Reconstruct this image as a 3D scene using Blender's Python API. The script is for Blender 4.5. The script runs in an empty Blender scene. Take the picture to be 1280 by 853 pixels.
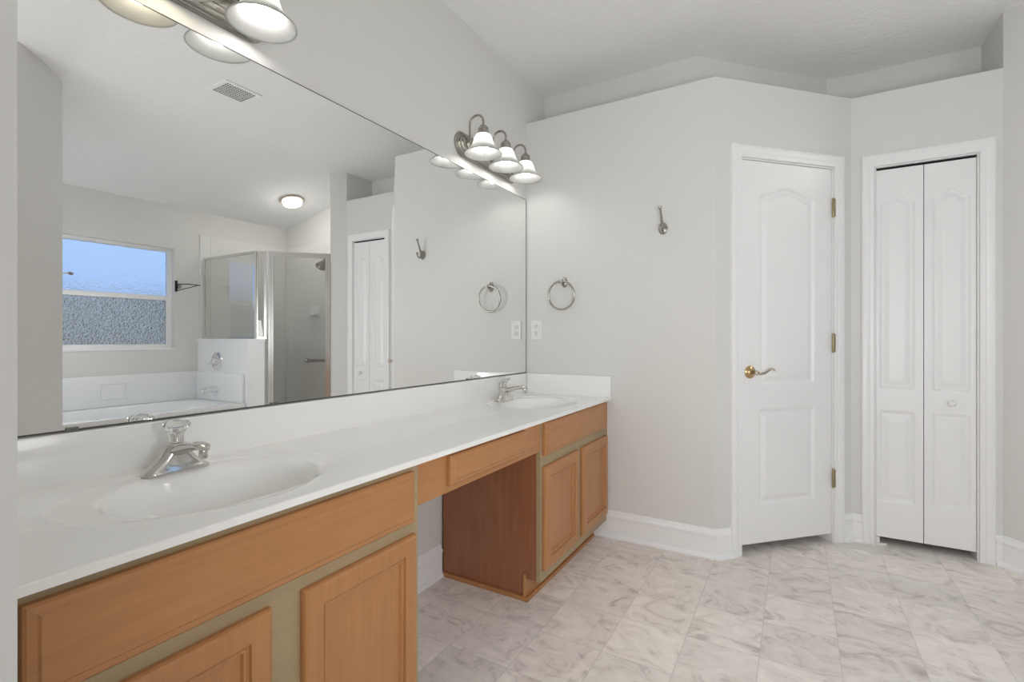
import bpy, bmesh, math, random
from mathutils import Vector, Matrix
random.seed(7)
SC = bpy.context.scene
COL = SC.collection
PI = math.pi

# ------------------------------------------------------------------ camera, world, lights, exposure
cam_d = bpy.data.cameras.new('camera'); cam = bpy.data.objects.new('camera', cam_d); COL.objects.link(cam)
cam_d.sensor_width = 36.0; cam_d.sensor_fit = 'HORIZONTAL'; cam_d.lens = 611.0/1280*36
cam_d.shift_y = -4.0/1280; cam_d.clip_start = 0.02; cam_d.clip_end = 200
cam.location = (1.4716, 0, 1.1334); cam.rotation_euler = (PI/2, 0, math.radians(30.2))
SC.camera = cam
SC.view_settings.view_transform = 'Standard'; SC.view_settings.look = 'None'
SC.view_settings.gamma = 1; SC.view_settings.use_curve_mapping = False
SC.view_settings.exposure = 0.16
SC.cycles.max_bounces = 14; SC.cycles.diffuse_bounces = 7; SC.cycles.glossy_bounces = 6
SC.cycles.transmission_bounces = 10; SC.cycles.transparent_max_bounces = 16
SC.cycles.use_denoising = True
SC.cycles.sample_clamp_indirect = 8.0

SKY_STRENGTH = 1.1
BULB_STRENGTH = 21.0
CEIL_STRENGTH = 45.0
ROOM_POWER = 15.0
UPWARD_POWER = 8.0
SOFT_POWER = 42.0
TUB_POWER = 7.0

wd = bpy.data.worlds.new('sky'); SC.world = wd; wd.use_nodes = True
nt = wd.node_tree; nt.nodes.clear()
wo = nt.nodes.new('ShaderNodeOutputWorld'); bg = nt.nodes.new('ShaderNodeBackground')
tc = nt.nodes.new('ShaderNodeTexCoord'); sx = nt.nodes.new('ShaderNodeSeparateXYZ'); cr = nt.nodes.new('ShaderNodeValToRGB')
nt.links.new(tc.outputs['Generated'], sx.inputs[0]); nt.links.new(sx.outputs['Z'], cr.inputs[0])
cr.color_ramp.elements[0].position = 0.0; cr.color_ramp.elements[0].color = (0.31, 0.47, 0.86, 1)
cr.color_ramp.elements[1].position = 0.25; cr.color_ramp.elements[1].color = (0.42, 0.65, 1.0, 1)
nt.links.new(cr.outputs[0], bg.inputs[0]); bg.inputs[1].default_value = SKY_STRENGTH
nt.links.new(bg.outputs[0], wo.inputs[0])

def area(name, loc, rot, sx_, sy_, power, color):
    d = bpy.data.lights.new(name, 'AREA'); d.shape = 'RECTANGLE'; d.size = sx_; d.size_y = sy_
    d.energy = power; d.color = color
    o = bpy.data.objects.new(name, d); COL.objects.link(o); o.location = loc; o.rotation_euler = rot
    return o
# added unseen fill lamp in the room behind the doorway the camera stands in
area('doorway_fill', (1.5, -2.1, 1.6), (PI/2, 0, 0), 2.0, 1.8, ROOM_POWER, (0.95, 0.975, 1.0))

# added fill lamp near the camera, aimed upward to brighten the ceiling
area('upward_fill', (1.72, 0.05, 1.25), Vector((0.25, 0.55, 0.80)).to_track_quat('-Z', 'Y').to_euler(), 0.7, 0.5, UPWARD_POWER, (1.0, 0.99, 0.97))

# added wide fill spot beside the camera, brightens floor, cabinets and walls
pd = bpy.data.lights.new('room_fill', 'SPOT'); pd.spot_size = math.radians(165); pd.spot_blend = 1.0; pd.energy = SOFT_POWER; pd.shadow_soft_size = 0.2; pd.color = (0.98, 0.99, 1.0)
po = bpy.data.objects.new('room_fill', pd); COL.objects.link(po); po.location = (1.95, 0.40, 1.10); po.rotation_euler = Vector((-0.9, 2.0, -0.35)).to_track_quat('-Z', 'Y').to_euler()
# added point lamp hidden behind the angled wall, brightens the tub alcove
qd = bpy.data.lights.new('alcove_fill', 'POINT'); qd.energy = TUB_POWER; qd.shadow_soft_size = 0.06; qd.color = (0.95, 0.975, 1.0)
qo = bpy.data.objects.new('alcove_fill', qd); COL.objects.link(qo); qo.location = (3.10, 1.298, 1.35)
# late-morning sun on the fence outside
sd_ = bpy.data.lights.new('sun', 'SUN'); sd_.energy = 1.6; sd_.angle = 0.01
so_ = bpy.data.objects.new('sun', sd_); COL.objects.link(so_); so_.rotation_euler = Vector((0.55, 0.35, -0.75)).to_track_quat('-Z', 'Y').to_euler()

# ------------------------------------------------------------------ materials
def new_mat(name):
    m = bpy.data.materials.new(name); m.use_nodes = True
    n = m.node_tree.nodes; b = n['Principled BSDF']
    return m, m.node_tree, b
def plain(name, col, rough=0.5, metal=0.0, bump=None, spec=None, coat=0.0, var=0.0):
    m, t, b = new_mat(name)
    b.inputs['Base Color'].default_value = (*col, 1); b.inputs['Roughness'].default_value = rough
    b.inputs['Metallic'].default_value = metal; b.inputs['Coat Weight'].default_value = coat
    if spec is not None: b.inputs['Specular IOR Level'].default_value = spec
    tc = t.nodes.new('ShaderNodeTexCoord')
    if var:
        nz = t.nodes.new('ShaderNodeTexNoise'); nz.inputs['Scale'].default_value = 1.7; nz.inputs['Detail'].default_value = 3
        mx = t.nodes.new('ShaderNodeMix'); mx.data_type = 'RGBA'
        mx.inputs[6].default_value = (*[c*(1-var) for c in col], 1); mx.inputs[7].default_value = (*[min(1, c*(1+var)) for c in col], 1)
        t.links.new(tc.outputs['Object'], nz.inputs['Vector']); t.links.new(nz.outputs['Fac'], mx.inputs[0])
        t.links.new(mx.outputs[2], b.inputs['Base Color'])
    if bump:
        sc, st = bump
        nz = t.nodes.new('ShaderNodeTexNoise'); nz.inputs['Scale'].default_value = sc; nz.inputs['Detail'].default_value = 4
        bp = t.nodes.new('ShaderNodeBump'); bp.inputs['Strength'].default_value = st; bp.inputs['Distance'].default_value = 0.01
        t.links.new(tc.outputs['Object'], nz.inputs['Vector']); t.links.new(nz.outputs['Fac'], bp.inputs['Height'])
        t.links.new(bp.outputs[0], b.inputs['Normal'])
    return m
def emis(name, col, strength):
    m, t, b = new_mat(name)
    b.inputs['Base Color'].default_value = (*col, 1)
    b.inputs['Emission Color'].default_value = (*col, 1); b.inputs['Emission Strength'].default_value = strength
    return m
def wood(name, c0, c1, axis, rough=0.38):
    m, t, b = new_mat(name); L = t.links
    tc = t.nodes.new('ShaderNodeTexCoord'); mp = t.nodes.new('ShaderNodeMapping')
    s = [70.0, 70.0, 70.0]; s[axis] = 4.0; mp.inputs['Scale'].default_value = s
    n1 = t.nodes.new('ShaderNodeTexNoise'); n1.inputs['Scale'].default_value = 1.0; n1.inputs['Detail'].default_value = 8; n1.inputs['Distortion'].default_value = 0.6
    n2 = t.nodes.new('ShaderNodeTexNoise'); n2.inputs['Scale'].default_value = 5.0; n2.inputs['Detail'].default_value = 4
    ma = t.nodes.new('ShaderNodeMath'); ma.operation = 'MULTIPLY_ADD'; ma.inputs[1].default_value = 0.55
    mb = t.nodes.new('ShaderNodeMath'); mb.operation = 'MULTIPLY'; mb.inputs[1].default_value = 0.45
    cr = t.nodes.new('ShaderNodeValToRGB')
    cr.color_ramp.elements[0].position = 0.32; cr.color_ramp.elements[0].color = (*c0, 1)
    cr.color_ramp.elements[1].position = 0.68; cr.color_ramp.elements[1].color = (*c1, 1)
    L.new(tc.outputs['Object'], mp.inputs[0]); L.new(mp.outputs[0], n1.inputs['Vector']); L.new(tc.outputs['Object'], n2.inputs['Vector'])
    L.new(n2.outputs['Fac'], mb.inputs[0]); L.new(n1.outputs['Fac'], ma.inputs[0]); L.new(mb.outputs[0], ma.inputs[2])
    L.new(ma.outputs[0], cr.inputs[0]); L.new(cr.outputs[0], b.inputs['Base Color'])
    b.inputs['Roughness'].default_value = rough
    bp = t.nodes.new('ShaderNodeBump'); bp.inputs['Strength'].default_value = 0.06; bp.inputs['Distance'].default_value = 0.004
    L.new(n1.outputs['Fac'], bp.inputs['Height']); L.new(bp.outputs[0], b.inputs['Normal'])
    return m
def floor_mat():
    m, t, b = new_mat('vinyl_tile'); L = t.links; N = t.nodes.new
    tc = N('ShaderNodeTexCoord'); mp = N('ShaderNodeMapping'); mp.inputs['Location'].default_value = (-0.119/0.2477, -0.19/0.25, 0)
    mp.inputs['Scale'].default_value = (1/0.2477, 1/0.25, 1)
    L.new(tc.outputs['Object'], mp.inputs[0])
    fl = N('ShaderNodeVectorMath'); fl.operation = 'FLOOR'; fr = N('ShaderNodeVectorMath'); fr.operation = 'FRACTION'
    L.new(mp.outputs[0], fl.inputs[0]); L.new(mp.outputs[0], fr.inputs[0])
    wn = N('ShaderNodeTexWhiteNoise'); wn.noise_dimensions = '3D'; L.new(fl.outputs[0], wn.inputs['Vector'])
    off = N('ShaderNodeVectorMath'); off.operation = 'MULTIPLY_ADD'; off.inputs[1].default_value = (30, 30, 30)
    L.new(wn.outputs['Color'], off.inputs[0]); L.new(tc.outputs['Object'], off.inputs[2])
    nd = N('ShaderNodeTexNoise'); nd.inputs['Scale'].default_value = 6.5; nd.inputs['Detail'].default_value = 10; nd.inputs['Roughness'].default_value = 0.66; nd.inputs['Distortion'].default_value = 1.7
    sq = N('ShaderNodeMapping'); sq.inputs['Rotation'].default_value = (0, 0, 0.6); sq.inputs['Scale'].default_value = (1.0, 1.45, 1)
    L.new(off.outputs[0], sq.inputs[0]); L.new(sq.outputs[0], nd.inputs['Vector'])
    cr = N('ShaderNodeValToRGB'); e = cr.color_ramp.elements
    e[0].position = 0.30; e[0].color = (0.51, 0.455, 0.42, 1); e[1].position = 0.66; e[1].color = (0.90, 0.85, 0.80, 1)
    e2 = cr.color_ramp.elements.new(0.46); e2.color = (0.79, 0.735, 0.69, 1)
    L.new(nd.outputs['Fac'], cr.inputs[0])
    # tile-to-tile tone
    tone = N('ShaderNodeMapRange'); tone.inputs['To Min'].default_value = 0.92; tone.inputs['To Max'].default_value = 1.07
    L.new(wn.outputs['Value'], tone.inputs['Value'])
    mul = N('ShaderNodeVectorMath'); mul.operation = 'SCALE'; L.new(cr.outputs[0], mul.inputs[0]); L.new(tone.outputs[0], mul.inputs['Scale'])
    # joint lines
    sp = N('ShaderNodeSeparateXYZ'); L.new(fr.outputs[0], sp.inputs[0])
    def edge(o):
        a = N('ShaderNodeMath'); a.operation = 'SUBTRACT'; a.inputs[1].default_value = 0.5; L.new(o, a.inputs[0])
        c = N('ShaderNodeMath'); c.operation = 'ABSOLUTE'; L.new(a.outputs[0], c.inputs[0])
        return c.outputs[0]
    mxm = N('ShaderNodeMath'); mxm.operation = 'MAXIMUM'; L.new(edge(sp.outputs[0]), mxm.inputs[0]); L.new(edge(sp.outputs[1]), mxm.inputs[1])
    gt = N('ShaderNodeMapRange'); gt.inputs['From Min'].default_value = 0.489; gt.inputs['From Max'].default_value = 0.496; L.new(mxm.outputs[0], gt.inputs['Value'])
    mx = N('ShaderNodeMix'); mx.data_type = 'RGBA'; mx.inputs[7].default_value = (0.54, 0.51, 0.485, 1)
    sc2 = N('ShaderNodeMath'); sc2.operation = 'MULTIPLY'; sc2.inputs[1].default_value = 0.5; L.new(gt.outputs[0], sc2.inputs[0])
    L.new(sc2.outputs[0], mx.inputs[0]); L.new(mul.outputs[0], mx.inputs[6]); L.new(mx.outputs[2], b.inputs['Base Color'])
    b.inputs['Roughness'].default_value = 0.36; b.inputs['Specular IOR Level'].default_value = 0.35
    bp = N('ShaderNodeBump'); bp.inputs['Strength'].default_value = 0.12; bp.inputs['Distance'].default_value = 0.003; bp.invert = True
    L.new(gt.outputs[0], bp.inputs['Height']); L.new(bp.outputs[0], b.inputs['Normal'])
    return m
def ceiling_mat():
    m, t, b = new_mat('knockdown_ceiling'); L = t.links; N = t.nodes.new
    b.inputs['Base Color'].default_value = (0.87, 0.87, 0.875, 1); b.inputs['Roughness'].default_value = 0.85
    tc = N('ShaderNodeTexCoord'); n1 = N('ShaderNodeTexNoise'); n1.inputs['Scale'].default_value = 28; n1.inputs['Detail'].default_value = 3
    cr = N('ShaderNodeValToRGB'); cr.color_ramp.elements[0].position = 0.46; cr.color_ramp.elements[1].position = 0.56
    bp = N('ShaderNodeBump'); bp.inputs['Strength'].default_value = 0.22; bp.inputs['Distance'].default_value = 0.006
    L.new(tc.outputs['Object'], n1.inputs['Vector']); L.new(n1.outputs['Fac'], cr.inputs[0]); L.new(cr.outputs[0], bp.inputs['Height']); L.new(bp.outputs[0], b.inputs['Normal'])
    return m
def clear_glass(name, tint):
    m = bpy.data.materials.new(name); m.use_nodes = True; t = m.node_tree; t.nodes.clear(); N = t.nodes.new
    o = N('ShaderNodeOutputMaterial'); tr = N('ShaderNodeBsdfTransparent'); gl = N('ShaderNodeBsdfGlossy'); mx = N('ShaderNodeMixShader'); fr = N('ShaderNodeFresnel')
    tr.inputs[0].default_value = (*tint, 1); gl.inputs['Roughness'].default_value = 0.0; gl.inputs['Color'].default_value = (1, 1, 1, 1); fr.inputs[0].default_value = 1.5
    ge = N('ShaderNodeNewGeometry'); inv = N('ShaderNodeMath'); inv.operation = 'SUBTRACT'; inv.inputs[0].default_value = 1.0
    mu = N('ShaderNodeMath'); mu.operation = 'MULTIPLY'
    t.links.new(ge.outputs['Backfacing'], inv.inputs[1]); t.links.new(inv.outputs[0], mu.inputs[0]); t.links.new(fr.outputs[0], mu.inputs[1])
    dbl = N('ShaderNodeMath'); dbl.operation = 'MULTIPLY'; dbl.use_clamp = True; dbl.inputs[1].default_value = 1.8; t.links.new(mu.outputs[0], dbl.inputs[0])
    t.links.new(dbl.outputs[0], mx.inputs[0]); t.links.new(tr.outputs[0], mx.inputs[1]); t.links.new(gl.outputs[0], mx.inputs[2]); t.links.new(mx.outputs[0], o.inputs[0])
    return m
def obscure_glass(name, scale, strength, rough, tint=(1, 1, 1)):
    m = bpy.data.materials.new(name); m.use_nodes = True; t = m.node_tree; t.nodes.clear(); N = t.nodes.new
    o = N('ShaderNodeOutputMaterial'); r = N('ShaderNodeBsdfRefraction'); r.inputs['IOR'].default_value = 1.35; r.inputs['Color'].default_value = (*tint, 1); r.inputs['Roughness'].default_value = rough
    g = N('ShaderNodeBsdfGlossy'); g.inputs['Roughness'].default_value = 0.25
    mx = N('ShaderNodeMixShader'); mx.inputs[0].default_value = 0.06
    tc = N('ShaderNodeTexCoord'); nz = N('ShaderNodeTexNoise'); nz.inputs['Scale'].default_value = scale; nz.inputs['Detail'].default_value = 2
    bp = N('ShaderNodeBump'); bp.inputs['Strength'].default_value = strength; bp.inputs['Distance'].default_value = 0.03
    t.links.new(tc.outputs['Object'], nz.inputs['Vector']); t.links.new(nz.outputs['Fac'], bp.inputs['Height'])
    t.links.new(bp.outputs[0], r.inputs['Normal']); t.links.new(r.outputs[0], mx.inputs[1]); t.links.new(g.outputs[0], mx.inputs[2]); t.links.new(mx.outputs[0], o.inputs[0])
    return m
def shade_mat():
    m = bpy.data.materials.new('frosted_shade_glass'); m.use_nodes = True; t = m.node_tree; t.nodes.clear(); N = t.nodes.new
    o = N('ShaderNodeOutputMaterial'); d = N('ShaderNodeBsdfDiffuse'); tr = N('ShaderNodeBsdfTranslucent'); mx = N('ShaderNodeMixShader'); mx.inputs[0].default_value = 0.5
    g = N('ShaderNodeBsdfGlossy'); g.inputs['Roughness'].default_value = 0.2; m2 = N('ShaderNodeMixShader'); m2.inputs[0].default_value = 0.04
    d.inputs[0].default_value = (0.47, 0.47, 0.46, 1); tr.inputs[0].default_value = (0.74, 0.74, 0.72, 1)
    t.links.new(d.outputs[0], mx.inputs[1]); t.links.new(tr.outputs[0], mx.inputs[2]); t.links.new(mx.outputs[0], m2.inputs[1]); t.links.new(g.outputs[0], m2.inputs[2]); t.links.new(m2.outputs[0], o.inputs[0])
    return m
def acrylic_mat():
    m, t, b = new_mat('clear_acrylic')
    b.inputs['Base Color'].default_value = (0.96, 0.97, 0.96, 1); b.inputs['Transmission Weight'].default_value = 0.92
    b.inputs['Roughness'].default_value = 0.04; b.inputs['IOR'].default_value = 1.45
    return m

def blotchy(name, c0, c1, scale):
    m, t, b = new_mat(name); N = t.nodes.new
    tc = N('ShaderNodeTexCoord'); nz = N('ShaderNodeTexNoise'); nz.inputs['Scale'].default_value = scale; nz.inputs['Detail'].default_value = 6
    cr = N('ShaderNodeValToRGB'); cr.color_ramp.elements[0].position = 0.38; cr.color_ramp.elements[0].color = (*c0, 1)
    cr.color_ramp.elements[1].position = 0.62; cr.color_ramp.elements[1].color = (*c1, 1)
    t.links.new(tc.outputs['Object'], nz.inputs['Vector']); t.links.new(nz.outputs['Fac'], cr.inputs[0]); t.links.new(cr.outputs[0], b.inputs['Base Color'])
    b.inputs['Roughness'].default_value = 0.85
    return m
M_WALL = plain('wall_paint', (0.73, 0.727, 0.706), 0.55, bump=(160, 0.03))
M_TRIM = plain('white_trim_paint', (0.89, 0.892, 0.895), 0.35)
M_CEIL = ceiling_mat()
M_FLOOR = floor_mat()
M_WOOD_H = wood('honey_wood_horizontal', (0.40, 0.182, 0.068), (0.49, 0.232, 0.088), 1)
M_WOOD_V = wood('honey_wood_vertical', (0.40, 0.182, 0.068), (0.49, 0.232, 0.088), 2)
M_WOOD_DARK = wood('reddish_brown_veneer', (0.26, 0.098, 0.046), (0.36, 0.145, 0.070), 2, 0.3)
M_FRAME = wood('tan_face_frame', (0.35, 0.26, 0.15), (0.42, 0.315, 0.185), 1, 0.5)
M_COUNTER = plain('cultured_marble', (0.90, 0.895, 0.875), 0.12, spec=0.45)
M_NICKEL = plain('brushed_nickel', (0.40, 0.382, 0.345), 0.24, 1.0)
M_CHROME = plain('chrome', (0.86, 0.86, 0.86), 0.06, 1.0)
M_FAUCET = plain('polished_nickel', (0.64, 0.625, 0.60), 0.14, 1.0)
M_BRASS = plain('antique_brass', (0.56, 0.41, 0.21), 0.24, 1.0)
M_HINGE = plain('dull_brass', (0.40, 0.33, 0.20), 0.4, 1.0)
M_ALU = plain('satin_aluminium', (0.78, 0.77, 0.75), 0.22, 1.0)
M_MIRROR = plain('mirror_silver', (0.93, 0.94, 0.935), 0.0, 1.0)
M_EDGE = plain('mirror_edge', (0.06, 0.065, 0.06), 0.4)
M_DARK = plain('dark_gap', (0.012, 0.012, 0.012), 0.7)
M_BRONZE = plain('dark_bronze', (0.05, 0.05, 0.055), 0.4, 0.8)
M_GREYMETAL = plain('dark_grey_metal', (0.17, 0.17, 0.165), 0.35, 0.7)
M_PLASTIC = plain('white_plastic', (0.84, 0.84, 0.82), 0.4)
M_SLOT = plain('outlet_slot', (0.10, 0.095, 0.09), 0.6)
M_ACRYL = plain('white_tub_acrylic', (0.89, 0.90, 0.915), 0.18)
M_SURR = plain('white_shower_panel', (0.78, 0.78, 0.765), 0.3)
M_GLASS = clear_glass('shower_glass', (0.86, 0.865, 0.855))
M_PANE_UP = obscure_glass('obscure_glass_fine', 65, 0.18, 0.02)
M_PANE_LO = obscure_glass('obscure_glass_coarse', 60, 1.5, 0.01, (0.97, 0.91, 0.83))
M_SHADE = shade_mat()
M_KNOB = acrylic_mat()
M_BULB = emis('bulb_white', (1.0, 0.985, 0.95), BULB_STRENGTH)
M_BULB_WARM = emis('bulb_warm', (1.0, 0.90, 0.68), BULB_STRENGTH)
M_DOME = emis('lit_dome', (1.0, 0.96, 0.90), CEIL_STRENGTH)
M_FENCE = blotchy('weathered_fence', (0.05, 0.048, 0.045), (0.62, 0.58, 0.53), 2.6)
M_GROUND = blotchy('ground_soil', (0.18, 0.17, 0.15), (0.60, 0.57, 0.52), 1.5)

# ------------------------------------------------------------------ mesh helpers
def finish(name, bm, mat, parent=None, smooth=None, loc=None):
    bmesh.ops.recalc_face_normals(bm, faces=bm.faces)
    me = bpy.data.meshes.new(name); bm.to_mesh(me); bm.free()
    me.materials.append(mat)
    if smooth is not None:
        for p in me.polygons: p.use_smooth = True
        me.set_sharp_from_angle(angle=math.radians(smooth))
    o = bpy.data.objects.new(name, me); COL.objects.link(o)
    if parent is not None: o.parent = parent
    if loc is not None: o.location = loc
    return o
def empty(name, loc=(0, 0, 0), rotz=0.0):
    o = bpy.data.objects.new(name, None); COL.objects.link(o); o.location = loc; o.rotation_euler = (0, 0, rotz)
    o.empty_display_size = 0.1
    return o
def tag(o, label, cat, group=None, kind=None):
    o['label'] = label; o['category'] = cat
    if group: o['group'] = group
    if kind: o['kind'] = kind
    return o
def box(bm, x0, x1, y0, y1, z0, z1, bev=0.0, seg=2):
    vs = [bm.verts.new((x, y, z)) for x in (x0, x1) for y in (y0, y1) for z in (z0, z1)]
    fs = [bm.faces.new([vs[i] for i in q]) for q in ((0, 1, 3, 2), (4, 6, 7, 5), (0, 4, 5, 1), (2, 3, 7, 6), (0, 2, 6, 4), (1, 5, 7, 3))]
    if bev > 0:
        es = list({e for f in fs for e in f.edges})
        bmesh.ops.bevel(bm, geom=es, offset=bev, segments=seg, affect='EDGES', profile=0.5)
def prism(bm, pts, z0, z1):
    a = [bm.verts.new((x, y, z0)) for x, y in pts]; b = [bm.verts.new((x, y, z1)) for x, y in pts]
    n = len(pts)
    for i in range(n): bm.faces.new((a[i], a[(i+1) % n], b[(i+1) % n], b[i]))
    bm.faces.new(a[::-1]); bm.faces.new(b)
def basis(axis):
    d = Vector(axis).normalized(); t = Vector((0, 0, 1)) if abs(d.z) < 0.9 else Vector((1, 0, 0))
    u = d.cross(t).normalized(); return d, u, d.cross(u).normalized()
def lathe(bm, prof, center=(0, 0, 0), axis=(0, 0, 1), n=32, cap0=True, cap1=True, flute=None):
    c = Vector(center); d, u, v = basis(axis); rings = []
    for r, h in prof:
        ring = []
        for k in range(n):
            a = 2*PI*k/n; rr = r*(1+flute[1]*math.cos(flute[0]*a)) if flute else r
            ring.append(bm.verts.new(c+d*h+(u*math.cos(a)+v*math.sin(a))*rr))
        rings.append(ring)
    for p, q in zip(rings, rings[1:]):
        for k in range(n): bm.faces.new((p[k], p[(k+1) % n], q[(k+1) % n], q[k]))
    if cap0: bm.faces.new(rings[0][::-1])
    if cap1: bm.faces.new(rings[-1])
def tube(bm, pts, r, n=12, closed=False, caps=True, sq=(1, 1)):
    P = [Vector(p) for p in pts]; R = r if isinstance(r, (list, tuple)) else [r]*len(P)
    m = len(P); rings = []; ref = None
    for i in range(m):
        if closed: t = P[(i+1) % m]-P[i-1]
        else: t = P[min(i+1, m-1)]-P[max(i-1, 0)]
        t.normalize()
        if ref is None:
            ref = Vector((0, 0, 1)) if abs(t.z) < 0.9 else Vector((0, 1, 0))
        u = (ref-t*ref.dot(t)).normalized(); v = t.cross(u); ref = u
        rings.append([bm.verts.new(P[i]+(u*math.cos(2*PI*k/n)*sq[0]+v*math.sin(2*PI*k/n)*sq[1])*R[i]) for k in range(n)])
    pairs = list(zip(rings, rings[1:]))+([(rings[-1], rings[0])] if closed else [])
    for p, q in pairs:
        for k in range(n): bm.faces.new((p[k], p[(k+1) % n], q[(k+1) % n], q[k]))
    if not closed and caps: bm.faces.new(rings[0][::-1]); bm.faces.new(rings[-1])
def loft(bm, loops):
    R = [[bm.verts.new(p) for p in L] for L in loops]; n = len(R[0])
    for p, q in zip(R, R[1:]):
        for k in range(n): bm.faces.new((p[k], p[(k+1) % n], q[(k+1) % n], q[k]))
    bm.faces.new(R[0][::-1]); bm.faces.new(R[-1])
def nested(bm, y0, y1, z0, z1, prof, x=0.0, cap=True, back=True):
    """rectangle in the yz plane facing +x, built from (inset, height) loops"""
    loops = []
    for ins, h in prof:
        loops.append([bm.verts.new((x+h, a, b)) for a, b in ((y0+ins, z0+ins), (y1-ins, z0+ins), (y1-ins, z1-ins), (y0+ins, z1-ins))])
    for p, q in zip(loops, loops[1:]):
        for k in range(4): bm.faces.new((p[k], p[(k+1) % 4], q[(k+1) % 4], q[k]))
    if back: bm.faces.new(loops[0][::-1])
    if cap: bm.faces.new(loops[-1])
def offset_line(pts, d):
    """open polyline moved d to its left-hand side with mitres"""
    P = [Vector((p[0], p[1])) for p in pts]; out = []
    for i in range(len(P)):
        ns = []
        if i > 0: t = (P[i]-P[i-1]).normalized(); ns.append(Vector((-t.y, t.x)))
        if i < len(P)-1: t = (P[i+1]-P[i]).normalized(); ns.append(Vector((-t.y, t.x)))
        if len(ns) == 1: out.append(P[i]+ns[0]*d)
        else:
            b = (ns[0]+ns[1]).normalized(); out.append(P[i]+b*(d/max(0.2, b.dot(ns[0]))))
    return [(p.x, p.y) for p in out]
def sweep_plan(bm, pts, prof, side=1):
    """profile of (depth, height) run along a plan polyline"""
    lines = [[bm.verts.new((x, y, z)) for x, y in offset_line(pts, d*side)] for d, z in prof]
    n = len(lines)
    for k in range(n):
        a, b = lines[k], lines[(k+1) % n]
        for i in range(len(pts)-1): bm.faces.new((a[i], a[i+1], b[i+1], b[i]))
    bm.faces.new([l[0] for l in lines]); bm.faces.new([l[-1] for l in lines][::-1])
class Frame:
    """a wall plane: origin, along (u), up (z), out of the wall (n)"""
    def __init__(s, a, b, right=True):
        s.o = Vector((a[0], a[1], 0)); d = Vector((b[0]-a[0], b[1]-a[1], 0)); s.len = d.length; s.u = d.normalized()
        s.n = Vector((s.u.y, -s.u.x, 0)) * (1 if right else -1)
    def p(s, u, z, n=0.0): return s.o+s.u*u+s.n*n+Vector((0, 0, z))
    def xy(s, u, n=0.0): q = s.p(u, 0, n); return (q.x, q.y)
def height_slab(bm, fr, us, zs, fun, depth, n0):
    g = [[bm.verts.new(fr.p(u, z, n0+fun(u, z))) for z in zs] for u in us]
    for i in range(len(us)-1):
        for j in range(len(zs)-1): bm.faces.new((g[i][j], g[i+1][j], g[i+1][j+1], g[i][j+1]))
    ring = [g[i][0] for i in range(len(us))]+[g[-1][j] for j in range(1, len(zs))]+[g[i][-1] for i in range(len(us)-2, -1, -1)]+[g[0][j] for j in range(len(zs)-2, 0, -1)]
    par = [(us[i], zs[0]) for i in range(len(us))]+[(us[-1], zs[j]) for j in range(1, len(zs))]+[(us[i], zs[-1]) for i in range(len(us)-2, -1, -1)]+[(us[0], zs[j]) for j in range(len(zs)-2, 0, -1)]
    bk = [bm.verts.new(fr.p(u, z, n0-depth)) for u, z in par]; n = len(ring)
    for k in range(n): bm.faces.new((ring[k], ring[(k+1) % n], bk[(k+1) % n], bk[k]))
    bm.faces.new(bk)
def lin(a, b, step):
    n = max(2, int(round((b-a)/step))); return [a+(b-a)*i/n for i in range(n+1)]
def sstep(a, b, x):
    t = min(1, max(0, (x-a)/(b-a))); return t*t*(3-2*t)
def interp(tab, x):
    if x <= tab[0][0]: return tab[0][1]
    for (a, p), (b, q) in zip(tab, tab[1:]):
        if x <= b: return p+(q-p)*(x-a)/(b-a)
    return tab[-1][1]

# ------------------------------------------------------------------ room dimensions
W = 3.827; ZC = 2.756; ZW = 2.424; XS = 2.36; H = 2.477
SLOPE = (ZC-ZW)/(W-XS)
def ceil_z(x): return ZC if x <= XS else ZC-(x-XS)*SLOPE
A0 = (0.0, 2.696); A1 = (1.1137, 2.696); B1 = (1.737, 3.33); C1 = (2.36, 3.33); D1 = (2.466, 3.224)
YFAR = 3.70; YALC = 1.224; EC = (2.498, 1.224); EJ = (2.22, 0.946)
YNEAR = 0.2

# ------------------------------------------------------------------ structure
bm = bmesh.new(); box(bm, -0.12, W+0.12, -2.6, YFAR+0.12, -0.1, 0.0)
tag(finish('floor', bm, M_FLOOR), 'grey taupe marbled square vinyl tile floor', 'floor', kind='structure')
bm = bmesh.new()
for (xa, za), (xb, zb) in (((-0.12, ZC), (XS, ZC)), ((XS, ZC), (W+0.12, ceil_z(W+0.12)))):
    a = [bm.verts.new((x, y, z)) for x, y, z in ((xa, -2.6, za), (xb, -2.6, zb), (xb, YFAR+0.12, zb), (xa, YFAR+0.12, za))]
    b = [bm.verts.new((v.co.x, v.co.y, v.co.z+0.1)) for v in a]
    for i in range(4): bm.faces.new((a[i], a[(i+1) % 4], b[(i+1) % 4], b[i]))
    bm.faces.new(a); bm.faces.new(b[::-1])
tag(finish('ceiling', bm, M_CEIL), 'white textured ceiling, flat then sloping down toward the window', 'ceiling', kind='structure')

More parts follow.
